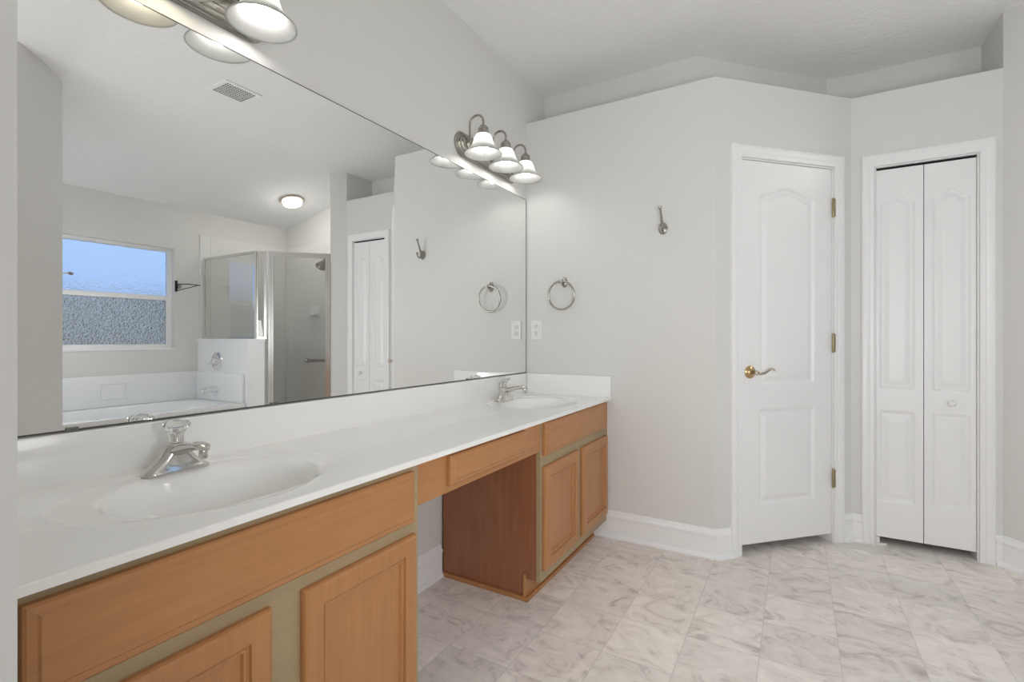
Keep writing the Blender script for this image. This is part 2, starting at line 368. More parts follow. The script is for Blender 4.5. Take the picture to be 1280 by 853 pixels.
def wall(name, label, build, mat=M_WALL):
    bm = bmesh.new(); build(bm)
    return tag(finish(name, bm, mat), label, 'wall', kind='structure')
wall('wall_left', 'light grey wall behind the long vanity mirror', lambda b: box(b, -0.12, 0, -2.6, 3.0, 0, ZC+0.05))
near_pts = [(0, -0.05), (0.64, -0.05), (0.696, YNEAR), (0, YNEAR)]
wall('wall_near', 'blurred wall end beside the doorway at the near end of the vanity', lambda b: prism(b, near_pts, 0, ZC+0.05))
PB = offset_line([A0, A1, B1, C1], 0.11)
DU0, DU1, DZ = 0.153, 0.758, 2.073           # opening of the single door along wall B
FB = Frame(A1, B1); FC = Frame(B1, C1); FA = Frame(A0, A1)
BX0, BX1, BZ = 1.846-B1[0], 2.268-B1[0], 2.070
def partition(b):
    prism(b, [A0, A1, PB[1], PB[0]], 0, H)
    lu = FB.len
    prism(b, [FB.xy(0), FB.xy(DU0), FB.xy(DU0, -0.11), PB[1]], 0, H)
    prism(b, [FB.xy(DU1), FB.xy(lu), PB[2], FB.xy(DU1, -0.11)], 0, H)
    prism(b, [FB.xy(DU0), FB.xy(DU1), FB.xy(DU1, -0.11), FB.xy(DU0, -0.11)], DZ, H)
    prism(b, [FC.xy(0), FC.xy(BX0), FC.xy(BX0, -0.11), PB[2]], 0, H)
    prism(b, [FC.xy(BX1), FC.xy(FC.len), FC.xy(FC.len, -0.11), FC.xy(BX1, -0.11)], 0, H)
    prism(b, [FC.xy(BX0), FC.xy(BX1), FC.xy(BX1, -0.11), FC.xy(BX0, -0.11)], BZ, H)
wall('wall_far', 'eight foot partition wall with two closet doors and an open ledge on top', partition)
BK = [(0, 2.9654), (0.974, 2.9654), (1.6346, 3.66), (XS, 3.66)]
def ledge(b):
    prism(b, [PB[0], PB[1], PB[2], (XS, 3.44)]+BK[::-1], H-0.03, H)
tag((lambda bm: (ledge(bm), finish('trim_1', bm, M_WALL))[1])(bmesh.new()), 'flat ledge on top of the closet partition wall', 'ledge', kind='structure')
def back(b):
    q = offset_line(BK, 0.12)
    for i in range(3): prism(b, [BK[i], BK[i+1], q[i+1], q[i]], 0, ZC+0.05)
wall('wall_back', 'shaded wall set back above the ledge, reaching the ceiling', back)
def side(b):
    prism(b, [C1, D1, (2.545, 3.303), (2.48, 3.368), (2.48, YFAR+0.1), (2.36, YFAR+0.1)], 0, ZC+0.05)
wall('wall_right', 'short angled wall between the folding closet door and the shower', side)
wall('wall_shower', 'far wall of the shower under the sloped ceiling', lambda b: box(b, 2.47, W+0.12, YFAR, YFAR+0.12, 0, ZC+0.05))
WY0, WY1, WZ0, WZ1 = 1.33, 2.485, 1.018, 2.008
def winwall(b):
    box(b, W, W+0.12, 1.1, WY0, 0, 2.5); box(b, W, W+0.12, WY1, YFAR+0.12, 0, 2.5)
    box(b, W, W+0.12, WY0, WY1, 0, WZ0); box(b, W, W+0.12, WY0, WY1, WZ1, 2.5)
wall('wall_window', 'grey wall with the tub window seen in the mirror', winwall)
def entry(b):
    d = 0.085
    prism(b, [EJ, (EJ[0]+d, EJ[1]-d), (2.62, 1.176-0.0), (2.62, YALC-0.12), (W+0.12, YALC-0.12), (W+0.12, YALC), EC], 0, ZC+0.05)
wall('wall_entry', 'angled wall beside the doorway, seen in the mirror next to the tub', entry)
def bedroom(b):
    box(b, -0.12, W+0.12, -2.72, -2.6, 0, ZC+0.05)
    box(b, 2.9, 3.02, -2.6, YALC-0.12, 0, ZC+0.05)
wall('wall_bedroom', 'walls of the room behind the doorway', bedroom)

# half wall between tub and shower, with cap
PONY = [(W, 2.70), (2.96, 2.70), (2.862, 2.798), (2.93, 2.866), (2.986, 2.81), (W, 2.81)]
wall('wall_half', 'white half wall between the tub and the shower', lambda b: prism(b, PONY, 0, 1.10), M_ACRYL)
bm = bmesh.new(); prism(bm, [(W, 2.688), (2.955, 2.688), (2.848, 2.796), (2.93, 2.878), (2.99, 2.822), (W, 2.822)], 1.10, 1.122)
tag(finish('trim_2', bm, M_ACRYL), 'white cap along the top of the half wall under the shower glass', 'trim', kind='structure')

# baseboards
BASE = [(0, 0), (0.028, 0), (0.028, 0.008), (0.022, 0.018), (0.014, 0.022), (0.014, 0.108), (0.018, 0.113), (0.018, 0.124), (0.011, 0.131), (0.009, 0.142), (0.004, 0.149), (0, 0.15)]
def baseboard(name, label, pts):
    bm = bmesh.new(); sweep_plan(bm, pts, BASE, -1)
    return tag(finish(name, bm, M_TRIM, smooth=35), label, 'baseboard', kind='structure')
CW = 0.068
baseboard('baseboard_far', 'tall white baseboard running from the vanity to the single door', [(0.44, A0[1]), A1, FB.xy(DU0-CW+0.004)])
baseboard('baseboard_corner', 'short white baseboard in the corner between the two closet doors', [FB.xy(DU1+CW-0.004), B1, FC.xy(BX0-0.061)])
baseboard('baseboard_right', 'white baseboard at the angled wall past the folding door', [FC.xy(BX1+0.063), C1, D1])
baseboard('baseboard_left', 'white baseboard on the wall inside the knee space', [(0, 1.09), (0, 1.845)])

# door casings
CAS = [(0.004, 0.0), (0.004, 0.010), (0.008, 0.013), (0.026, 0.013), (0.031, 0.017), (0.046, 0.019), (0.060, 0.019), (0.066, 0.016), (0.068, 0.010), (0.068, 0.0)]
def casing(name, label, fr, u0, u1, zt, k=1.0):
    bm = bmesh.new()
    lines = [[bm.verts.new(fr.p(u0-w*k, 0, d)), bm.verts.new(fr.p(u0-w*k, zt+w, d)), bm.verts.new(fr.p(u1+w*k, zt+w, d)), bm.verts.new(fr.p(u1+w*k, 0, d))] for w, d in CAS]
    n = len(lines)
    for i in range(n):
        a, b = lines[i], lines[(i+1) % n]
        for j in range(3): bm.faces.new((a[j], a[j+1], b[j+1], b[j]))
    bm.faces.new([l[0] for l in lines]); bm.faces.new([l[-1] for l in lines][::-1])
    # jamb lining inside the opening
    for a, b in ((u0-0.0005, u0+0.004), (u1-0.004, u1+0.0005)):
        prism(bm, [fr.xy(a, 0.004), fr.xy(b, 0.004), fr.xy(b, -0.11), fr.xy(a, -0.11)], 0, zt)
    prism(bm, [fr.xy(u0, 0.004), fr.xy(u1, 0.004), fr.xy(u1, -0.11), fr.xy(u0, -0.11)], zt-0.004, zt+0.0005)
    return tag(finish(name, bm, M_TRIM, smooth=35), label, 'door casing', kind='structure')
casing('trim_3', 'white moulded casing around the single closet door', FB, DU0, DU1, DZ)
casing('trim_4', 'white moulded casing around the folding closet door', FC, BX0, BX1, BZ, 0.93)

# panelled doors
RAISED = [(0, 0), (0.004, -0.003), (0.010, -0.0105), (0.015, -0.0115), (0.020, -0.0105), (0.040, -0.0022), (0.046, -0.001)]
def panel_fun(panels):
    def f(u, z):
        best = 0.0
        for (u0, u1, z0, z1, rise) in panels:
            if u <= u0 or u >= u1 or z <= z0: continue
            t = (u-(u0+u1)/2)/((u1-u0)/2)
            zt = z1+rise*((1+math.cos(PI*t))/2)**1.25 if rise else z1
            sl = rise*PI/(u1-u0)*math.sin(PI*t) if rise else 0
            d = min(u-u0, u1-u, z-z0, (zt-z)/math.sqrt(1+sl*sl))
            if d > 0: best = interp(RAISED, d)
        return best
    return f
# single door
d1 = empty('door_1', FB.p((DU0+DU1)/2, 0, 0)); tag(d1, 'white two-panel arched door with brass lever and three brass hinges', 'door', kind='structure')
off = -Vector(d1.location)
def local(o, root):
    o.parent = root; o.matrix_parent_inverse = Matrix.Translation(-Vector(root.location)); return o
bm = bmesh.new()
u0, u1 = DU0+0.0065, DU1-0.0065
height_slab(bm, FB, lin(u0, u1, 0.0045), lin(0.048, DZ-0.0068, 0.006), panel_fun([(0.280, 0.637, 0.885, 1.895, 0.045), (0.272, 0.637, 0.250, 0.754, 0)]), 0.034, -0.004)
local(finish('door_leaf', bm, M_TRIM, smooth=60), d1)
bm = bmesh.new(); prism(bm, [FB.xy(DU0+0.004, -0.014), FB.xy(DU0+0.0068, -0.014), FB.xy(DU0+0.0068, -0.03), FB.xy(DU0+0.004, -0.03)], 0.92, 0.985)
local(finish('latch_plate', bm, M_GREYMETAL), d1)
bm = bmesh.new()
hc = FB.p(0.212, 0.953, -0.004)
lathe(bm, [(0.0335, 0), (0.0335, 0.004), (0.030, 0.008), (0.020, 0.010), (0.017, 0.013), (0.012, 0.016)], hc, FB.n, 32)
hd = local(finish('handle', bm, M_BRASS, smooth=40), d1)
bm = bmesh.new(); lathe(bm, [(0.010, 0.014), (0.010, 0.045), (0.0125, 0.050), (0.011, 0.056), (0.004, 0.060)], hc, FB.n, 20)
pts = []; rr = []
for i in range(17):
    t = i/16; pts.append(hc+FB.u*(0.004+0.112*t)+FB.n*(0.046+0.006*math.sin(PI*t))+Vector((0, 0, -0.009*math.sin(2*PI*t*0.9)+0.013*t-0.010*max(0, t-0.85)/0.15))); rr.append(0.0085-0.0035*t)
tube(bm, pts, rr, 12, sq=(1.0, 0.75))
lev = finish('lever', bm, plain('satin_nickel_brass', (0.62, 0.55, 0.45), 0.2, 1.0), smooth=50); lev.parent = hd
for zc in (1.853, 1.105, 0.356):
    bm = bmesh.new(); c = FB.p(DU1-0.003, zc, 0.006)
    lathe(bm, [(0.004, -0.054), (0.0065, -0.050), (0.0065, -0.0175), (0.0058, -0.017), (0.0058, -0.0155), (0.0065, -0.015), (0.0065, 0.015), (0.0058, 0.0155), (0.0058, 0.017), (0.0065, 0.0175), (0.0065, 0.050), (0.004, 0.054)], c, (0, 0, 1), 16)
    prism(bm, [FB.xy(DU1-0.003, 0.002), FB.xy(DU1+0.012, 0.002), FB.xy(DU1+0.012, 0.0125), FB.xy(DU1-0.003, 0.0125)], zc-0.049, zc+0.049)
    local(finish('hinge', bm, M_HINGE, smooth=40), d1)
# folding closet door
d2 = empty('door_2', FC.p((BX0+BX1)/2, 0, 0)); tag(d2, 'white folding closet door of two narrow panelled leaves with a round knob', 'door', kind='structure')
xm = 2.0545-B1[0]
for a, b, pa, pb in ((BX0+0.006, xm-0.0018, 1.866-B1[0], 2.020-B1[0]), (xm+0.0018, BX1-0.006, 2.090-B1[0], 2.243-B1[0])):
    bm = bmesh.new()
    height_slab(bm, FC, lin(a, b, 0.004), lin(0.043, 2.052, 0.006), panel_fun([(pa, pb, 0.855, 1.872, 0.040), (pa, pb, 0.242, 0.735, 0)]), 0.03, -0.006)
    lf = local(finish('door_leaf', bm, M_TRIM, smooth=60), d2)
kc = FC.p(2.163-B1[0], 0.797, -0.006)
bm = bmesh.new(); lathe(bm, [(0.011, 0), (0.009, 0.006), (0.008, 0.014), (0.013, 0.019), (0.0175, 0.026), (0.0175, 0.031), (0.013, 0.036), (0.004, 0.038)], kc, FC.n, 24)
local(finish('knob', bm, M_PLASTIC, smooth=60), d2)
bm = bmesh.new(); prism(bm, [FC.xy(BX0+0.004, -0.012), FC.xy(BX1-0.004, -0.012), FC.xy(BX1-0.004, -0.036), FC.xy(BX0+0.004, -0.036)], BZ-0.010, BZ-0.004)
local(finish('track', bm, M_DARK), d2)
bm = bmesh.new(); prism(bm, [FC.xy(BX0+0.005, 0.012), FC.xy(BX0+0.052, -0.006), FC.xy(BX0+0.052, -0.022), FC.xy(BX0+0.005, -0.006)], 0.0, 0.008)
prism(bm, [FC.xy(BX0+0.006, -0.004), FC.xy(BX0+0.02, -0.004), FC.xy(BX0+0.02, -0.02), FC.xy(BX0+0.006, -0.02)], 0.008, 0.04)
local(finish('pivot_bracket', bm, M_PLASTIC), d2)

# ------------------------------------------------------------------ vanity cabinets
DOORP = [(0, 0), (0, 0.010), (0.003, 0.0155), (0.008, 0.019), (0.047, 0.019), (0.0485, 0.0125), (0.052, 0.012), (0.055, 0.0145), (0.060, 0.0135), (0.0625, 0.007), (0.066, 0.0065)]
DRAWP = [(0, 0), (0, 0.0125), (0.004, 0.0165), (0.015, 0.018), (0.0185, 0.021)]
def cab_door(root, y0, y1, z0, z1):
    bm = bmesh.new(); nested(bm, y0, y1, z0, z1, DOORP, 0.534, cap=False)
    d = finish('door', bm, M_WOOD_V, root)
    bm = bmesh.new(); box(bm, 0.535, 0.5405, y0+0.0655, y1-0.0655, z0+0.0655, z1-0.0655)
    finish('panel', bm, M_WOOD_V, d)
def cab(name, label, ybase, y0, y1, dr, doors):
    r = empty(name, (0, ybase, 0)); tag(r, label, 'vanity cabinet', 'bathroom vanity base cabinets')
    Y = lambda v: v-ybase
    bm = bmesh.new()
    for a, b in ((y0+0.001, y0+0.016), (y1-0.016, y1-0.001)):      # side panels with the toe notch
        side_pts = [(0.014, 0.0), (0.458, 0.0), (0.458, 0.096), (0.514, 0.096), (0.514, 0.777), (0.014, 0.777)]
        lo = [bm.verts.new((x, Y(a), z)) for x, z in side_pts]; hi = [bm.verts.new((x, Y(b), z)) for x, z in side_pts]
        for i in range(6): bm.faces.new((lo[i], lo[(i+1) % 6], hi[(i+1) % 6], hi[i]))
        bm.faces.new(lo); bm.faces.new(hi[::-1])
    box(bm, 0.014, 0.514, Y(y0+0.016), Y(y1-0.016), 0.096, 0.112)
    finish('carcass', bm, M_WOOD_DARK, r)
    bm = bmesh.new()
    f0, f1 = 0.5145, 0.5335
    box(bm, f0, f1, Y(y0), Y(y0+0.035), 0.094, 0.778); box(bm, f0, f1, Y(y1-0.035), Y(y1), 0.094, 0.778)
    ym = (y0+y1)/2; box(bm, f0, f1, Y(ym-0.05), Y(ym+0.05), 0.152, 0.57)
    for a, b in ((0.094, 0.152), (0.57, 0.642), (0.74, 0.778)): box(bm, f0, f1, Y(y0+0.035), Y(y1-0.035), a, b)
    finish('face_frame', bm, M_FRAME, r)
    bm = bmesh.new(); nested(bm, Y(dr[0]), Y(dr[1]), dr[2], dr[3], DRAWP, 0.534)
    finish('drawer_front', bm, M_WOOD_H, r)
    for a, b in doors: cab_door(r, Y(a), Y(b), 0.138, 0.583)
    bm = bmesh.new(); box(bm, 0.4585, 0.466, Y(y0), Y(y1-0.02), 0, 0.094)
    finish('toe_board', bm, M_WOOD_H, r)
    bm = bmesh.new(); box(bm, 0.4665, 0.4785, Y(y0-0.012), Y(y1-0.03), 0, 0.018, 0.003)
    finish('shoe_moulding', bm, M_WOOD_H, r)
    return r
cn = cab('vanity_cabinet', 'honey maple vanity cabinet with wide drawer front under the near sink', 0.65, 0.232, 1.075, (0.243, 1.046, 0.618, 0.760), [(0.255, 0.616), (0.690, 1.052)])
cf = cab('vanity_cabinet', 'honey maple vanity cabinet under the far sink, touching the end wall', 2.27, 1.850, 2.672, (1.867, 2.625, 0.630, 0.772), [(1.868, 2.234), (2.292, 2.658)])
for r, yy in ((cf, 1.850-2.27),):
    bm = bmesh.new(); box(bm, 0.014, 0.4785, yy-0.0115, yy+0.0005, 0, 0.020, 0.003); box(bm, 0.4535, 0.4665, yy-0.0115, yy+0.0005, 0.0205, 0.115, 0.003)
    finish('side_moulding', bm, M_WOOD_H, r)
    bm = bmesh.new(); box(bm, 0.5145, 0.5335, 2.672-2.27+0.0005, 2.695-2.27, 0.094, 0.778)
    finish('filler_strip', bm, M_WOOD_V, r)
# knee space drawer between them
ap = empty('knee_drawer', (0, 1.4625, 0)); tag(ap, 'shallow honey maple apron with drawer bridging the open knee space', 'vanity drawer')
bm = bmesh.new(); box(bm, 0.515, 0.5335, 1.0755-1.4625, 1.8495-1.4625, 0.652, 0.778); finish('apron', bm, M_WOOD_H, ap)
bm = bmesh.new(); box(bm, 0.05, 0.5145, 1.20-1.4625, 1.70-1.4625, 0.668, 0.765); finish('drawer_box', bm, M_WOOD_DARK, ap)
bm = bmesh.new(); nested(bm, 1.209-1.4625, 1.692-1.4625, 0.674, 0.768, DRAWP, 0.534); finish('drawer_front', bm, M_WOOD_H, ap)

# ------------------------------------------------------------------ countertop with two moulded basins
ct = empty('countertop', (0, 1.45, 0.779)); tag(ct, 'glossy white cultured marble vanity top with two oval sinks', 'countertop')
CZ = 0.796; CY0, CY1 = YNEAR+0.002, 2.695; CX0, CX1 = 0.003, 0.560
SINKS = [0.648, 2.270]
def hcount(x, y):
    h = 0.0
    h -= 0.0008*sstep(0.300, 0.306, x)*sstep(2.06, 1.9, y)*min(1, max(0, (min(math.hypot((x-0.277)/0.213, (y-c)/0.303) for c in SINKS)-1.0)*8))
    for cy in SINKS:
        e = math.hypot((x-0.277)/0.213, (y-cy)/0.303)
        if e < 1.0:
            h -= 0.0035*sstep(1.0, 0.95, e)
        xi, yi = (x-0.305)/0.192, (y-cy)/0.221
        ei = math.hypot(xi, yi)
        if ei < 1.06:
            t = max(0.0, 1.06-ei)/1.06
            h -= 0.125*(1-(1-min(1, t*1.25))**2.4)*sstep(0.0, 0.16, t) + 0.006*sstep(0, 1, t)
    ed = CX1-x
    if ed < 0.003: h -= 0.003-math.sqrt(max(0, 0.003**2-(0.003-ed)**2))
    return h
xs = lin(CX0, CX1-0.008, 0.0055)+[CX1-0.006, CX1-0.004, CX1-0.0025, CX1-0.001, CX1-0.0003, CX1]
ys = lin(CY0, CY1, 0.0065)
cv = [[(x, y-1.45, hcount(x, y)+CZ-0.779) for y in ys] for x in xs]
def nrm(x, y):
    e = 0.002; dx = (hcount(x+e if x < CX1-e else x, y)-hcount(x-e, y))/(2*e if x < CX1-e else e); dy = (hcount(x, y+e)-hcount(x, y-e))/(2*e)
    return Vector((-max(-6, min(6, dx)), -dy, 1)).normalized()
def sub_mesh(name, keep, parent, skirt=False):
    idx = {}; V = []; N = []; F = []
    def vid(i, j):
        if (i, j) not in idx: idx[(i, j)] = len(V); V.append(cv[i][j]); N.append(nrm(xs[i], ys[j]))
        return idx[(i, j)]
    for i in range(len(xs)-1):
        for j in range(len(ys)-1):
            if keep((xs[i]+xs[i+1])/2, (ys[j]+ys[j+1])/2): F.append((vid(i, j), vid(i+1, j), vid(i+1, j+1), vid(i, j+1)))
    if skirt:
        top = [(i, 0) for i in range(len(xs))]+[(len(xs)-1, j) for j in range(1, len(ys))]+[(i, len(ys)-1) for i in range(len(xs)-2, -1, -1)]
        base = len(V); t2 = len(V)
        nn = []
        for i, j in top:
            x, y, z = cv[i][j]; n = Vector((0, 0, 0))
            if i == len(xs)-1: n += Vector((1, 0, 0))
            elif j == 0: n += Vector((0, -1, 0))
            else: n += Vector((0, 1, 0))
            V.append((x, y, z)); N.append(n); V.append((x, y, 0.0005)); N.append(n)
        for k in range(len(top)-1):
            a = base+2*k; F.append((a, a+1, a+3, a+2))
        b0 = len(V)   # underside strip along the front and at the knee space
        for x, y in ((0.44, CY0-1.45), (CX1, CY0-1.45), (CX1, CY1-1.45), (0.44, CY1-1.45)): V.append((x, y, 0.0005)); N.append(Vector((0, 0, -1)))
        F.append((b0, b0+3, b0+2, b0+1))
    me = bpy.data.meshes.new(name); me.from_pydata(V, [], F); me.update()
    for p in me.polygons: p.use_smooth = True
    me.normals_split_custom_set_from_vertices([tuple(n) for n in N]); me.materials.append(M_COUNTER)
    o = bpy.data.objects.new(name, me); COL.objects.link(o); o.parent = parent
    return o
def in_bowl(x, y): return next((k for k, cy in enumerate(SINKS) if math.hypot((x-0.305)/0.192, (y-cy)/0.221) < 1.06), None)
sub_mesh('slab', lambda x, y: in_bowl(x, y) is None, ct, True)
for k, cy in enumerate(SINKS):
    b = sub_mesh('basin', lambda x, y: in_bowl(x, y) == k, ct)
    bm = bmesh.new(); zb = hcount(0.285, cy)+CZ-0.779+0.0005
    lathe(bm, [(0.031, 0), (0.031, 0.002), (0.026, 0.003), (0.020, 0.0022)], (0.285, cy-1.45, zb), (0, 0, 1), 28)
    lathe(bm, [(0.017, 0.004), (0.017, 0.007), (0.012, 0.009)], (0.285, cy-1.45, zb), (0, 0, 1), 24)
    finish('drain', bm, M_CHROME, b, smooth=40)
bm = bmesh.new(); box(bm, 0.002, 0.020, CY0-1.45, CY1-1.45, CZ-0.779-0.004, 0.913-0.779, 0.004, 3); finish('backsplash', bm, M_COUNTER, ct, smooth=40)
bm = bmesh.new(); box(bm, 0.0205, CX1, 2.675-1.45, 2.695-1.45, CZ-0.779-0.004, 0.913-0.779, 0.004, 3); finish('side_splash', bm, M_COUNTER, ct, smooth=40)

# ------------------------------------------------------------------ mirror
mr = empty('mirror', (0.002, 1.45, 0.9155)); tag(mr, 'large frameless mirror covering the wall above the vanity top', 'mirror')
my0, my1 = YNEAR+0.003-1.45, 2.693-1.45; mz = 1.998-0.9155
bm = bmesh.new(); box(bm, 0.0045, 0.0058, my0+0.004, my1-0.005, 0.004, mz-0.003); finish('mirror_glass', bm, M_MIRROR, mr)
bm = bmesh.new(); box(bm, 0, 0.0043, my0, my1, 0, mz)
for a, b, c, d in ((my0, my1, 0, 0.0035), (my0, my1, mz-0.0025, mz), (my0, my0+0.0035, 0.0035, mz-0.0025), (my1-0.0045, my1, 0.0035, mz-0.0025)): box(bm, 0.0043, 0.0062, a, b, c, d)
finish('dark_edge', bm, M_EDGE, mr)
for yc in (0.47, 2.06, 0.98):
    bm = bmesh.new(); box(bm, 0.0063, 0.0095, yc-1.45-0.012, yc-1.45+0.012, 0.0, 0.009, 0.001); finish('clip', bm, M_GREYMETAL, mr)

# ------------------------------------------------------------------ faucets
def stadium(hl, hw, z, n=36):
    out = []
    for k in range(n):
        a = 2*PI*k/n; c, s = math.cos(a), math.sin(a)
        r = max(0.0, hl-hw)
        out.append((hw*c, hw*s+(r if s > 1e-9 else -r if s < -1e-9 else 0), z))
    return out
def faucet():
    r = empty('faucet', (0, 0, 0))
    bm = bmesh.new()
    def sec(hl, hw, z, dx=0):
        return [(x+dx, y, z) for x, y, _ in stadium(hl, hw, z)]
    loft(bm, [sec(0.076, 0.024, 0.0), sec(0.078, 0.026, 0.003), sec(0.077, 0.0255, 0.007), sec(0.070, 0.0235, 0.013), sec(0.058, 0.0225, 0.022), sec(0.046, 0.022, 0.033), sec(0.036, 0.022, 0.046), sec(0.029, 0.0225, 0.058), sec(0.0255, 0.0235, 0.066), sec(0.024, 0.023, 0.071), sec(0.019, 0.018, 0.074)])
    finish('body', bm, M_FAUCET, r, smooth=60)
    bm = bmesh.new()
    pts = [(0.002, 0, 0.052), (0.026, 0, 0.058), (0.055, 0, 0.066), (0.085, 0, 0.073), (0.112, 0, 0.077), (0.130, 0, 0.076), (0.142, 0, 0.071)]
    tube(bm, pts, [0.020, 0.0185, 0.0165, 0.015, 0.014, 0.0125, 0.006], 20, sq=(0.72, 1.2))
    lathe(bm, [(0.0085, 0.048), (0.0095, 0.050), (0.0095, 0.066), (0.008, 0.072)], (0.126, 0, 0), (0, 0, 1), 20)
    finish('spout', bm, M_FAUCET, r, smooth=55)
    bm = bmesh.new()
    lathe(bm, [(0.013, 0.0735), (0.016, 0.078), (0.0165, 0.092), (0.018, 0.098), (0.023, 0.106), (0.0295, 0.114), (0.0295, 0.120), (0.026, 0.126), (0.012, 0.129)], (0, 0, 0), (0, 0, 1), 60, flute=(12, 0.035))
    k = finish('knob', bm, M_KNOB, r, smooth=50)
    bm = bmesh.new(); lathe(bm, [(0.008, 0.0765), (0.008, 0.105), (0.005, 0.112)], (0, 0, 0), (0, 0, 1), 16); lathe(bm, [(0.008, 0.1275), (0.008, 0.130), (0.003, 0.131)], (0, 0, 0), (0, 0, 1), 20)
    finish('knob_core', bm, M_FAUCET, k, smooth=40)
    bm = bmesh.new(); tube(bm, [(-0.031, 0, 0.002), (-0.031, 0, 0.085)], 0.0025, 8); lathe(bm, [(0.003, 0.083), (0.006, 0.088), (0.006, 0.093), (0.003, 0.096)], (-0.031, 0, 0), (0, 0, 1), 14)
    finish('lift_rod', bm, M_FAUCET, r, smooth=40)
    return r
def copy_tree(o, parent=None):
    c = o.copy(); COL.objects.link(c)
    if parent is not None: c.parent = parent; c.matrix_parent_inverse = o.matrix_parent_inverse.copy()
    for ch in [q for q in bpy.data.objects if q.parent == o]: copy_tree(ch, c)
    return c
f1 = faucet(); f2 = copy_tree(f1)
f1.location = (0.102, 0.648, CZ-0.0026); f2.location = (0.102, 2.270, CZ-0.0026)
tag(f1, 'polished faucet with clear round knob at the near sink', 'faucet', 'vanity sink faucets')
tag(f2, 'polished faucet with clear round knob at the far sink by the end wall', 'faucet', 'vanity sink faucets')

# ------------------------------------------------------------------ vanity light bars
def light_bar():
    r = empty('vanity_light', (0, 0, 0))
    bm = bmesh.new()
    def st(hl, hw, x):
        return [(x, y, z) for z, y, _ in [(p[0], p[1], 0) for p in stadium(hl, hw, 0, 48)]]
    loft(bm, [st(0.305, 0.064, 0.0), st(0.305, 0.064, 0.006), st(0.299, 0.058, 0.010), st(0.293, 0.052, 0.010), st(0.290, 0.049, 0.016), st(0.283, 0.042, 0.018), st(0.278, 0.037, 0.018), st(0.275, 0.034, 0.024), st(0.266, 0.025, 0.027), st(0.262, 0.021, 0.027), st(0.258, 0.017, 0.030)])
    finish('backplate', bm, M_NICKEL, r, smooth=35)
    for dy in (-0.22, 0.0, 0.22):
        bm = bmesh.new()
        lathe(bm, [(0.020, 0.026), (0.019, 0.034), (0.011, 0.039)], (0, dy, 0.0), (1, 0, 0), 20)
        pts = [(0.034, dy, 0.0), (0.036, dy, 0.012), (0.036, dy, 0.06), (0.036, dy, 0.10)]
        for k in range(1, 13):
            a = PI-PI*k/12; pts.append((0.077+0.041*math.cos(a), dy, 0.10+0.041*math.sin(a)))
        pts.append((0.118, dy, 0.075))
        tube(bm, pts, 0.0058, 12)
        a = finish('arm', bm, M_NICKEL, r, smooth=45)
        bm = bmesh.new()
        lathe(bm, [(0.010, 0.082), (0.015, 0.079), (0.017, 0.074), (0.022, 0.072), (0.026, 0.066), (0.026, 0.060), (0.024, 0.058), (0.027, 0.055), (0.027, 0.045), (0.031, 0.042), (0.031, 0.036), (0.028, 0.034)], (0.118, dy, 0), (0, 0, 1), 28)
        finish('socket_cup', bm, M_NICKEL, a, smooth=40)
        bm = bmesh.new()
        prof = [(0.029, 0.037), (0.036, 0.033), (0.043, 0.022), (0.048, 0.008), (0.053, -0.008), (0.060, -0.024), (0.070, -0.038), (0.082, -0.050), (0.092, -0.059), (0.0945, -0.063)]
        inner = [(x-0.0028, z) for x, z in prof[::-1]]
        lathe(bm, prof+inner, (0.118, dy, 0), (0, 0, 1), 48, cap0=False, cap1=False)
        finish('shade', bm, M_SHADE, r, smooth=60)
        bm = bmesh.new()
        lathe(bm, [(0.013, 0.033), (0.014, 0.012), (0.020, -0.004), (0.0255, -0.020), (0.0265, -0.032), (0.023, -0.043), (0.014, -0.051), (0.003, -0.054)], (0.118, dy, 0), (0, 0, 1), 24)
        finish('bulb', bm, M_BULB, r, smooth=60)
    return r
l1 = light_bar(); l2 = copy_tree(l1)
l1.location = (0.0005, 2.26, 2.115); l2.location = (0.0005, 0.65, 2.115)
bulbs = [o for o in bpy.data.objects if o.parent == l2 and o.name.startswith('bulb')]
wb = bulbs[1]; wb.data = wb.data.copy(); wb.data.materials[0] = M_BULB_WARM; wb['label'] = 'warm yellowish bulb'
tag(l1, 'three-lamp brushed nickel light bar over the far sink', 'wall light', 'vanity light bars')
tag(l2, 'three-lamp brushed nickel light bar over the near sink, cut by the photo edge', 'wall light', 'vanity light bars')

# ------------------------------------------------------------------ things on the end wall
YW = A0[1]
tr = empty('towel_ring', (0.269, YW, 1.466)); tag(tr, 'brushed nickel towel ring on the end wall above the far sink', 'towel ring')
bm = bmesh.new(); lathe(bm, [(0.029, 0.0005), (0.029, 0.006), (0.024, 0.011), (0.012, 0.014), (0.009, 0.018), (0.009, 0.042), (0.012, 0.046), (0.008, 0.051)], (0, 0, 0), (0, -1, 0), 32)
bmesh.ops.scale(bm, vec=(0.62, 1, 1.08), verts=bm.verts)
tube(bm, [(-0.020, -0.036, 0.002), (0.012, -0.036, 0.002)], 0.0075, 14)
finish('mount', bm, M_NICKEL, tr, smooth=40)
bm = bmesh.new(); tube(bm, [(-0.006+0.083*math.cos(2*PI*k/56), -0.036-0.006*math.sin(2*PI*k/56), -0.080+0.083*math.sin(2*PI*k/56)) for k in range(56)], 0.0056, 12, closed=True)
finish('ring', bm, M_NICKEL, tr, smooth=60)

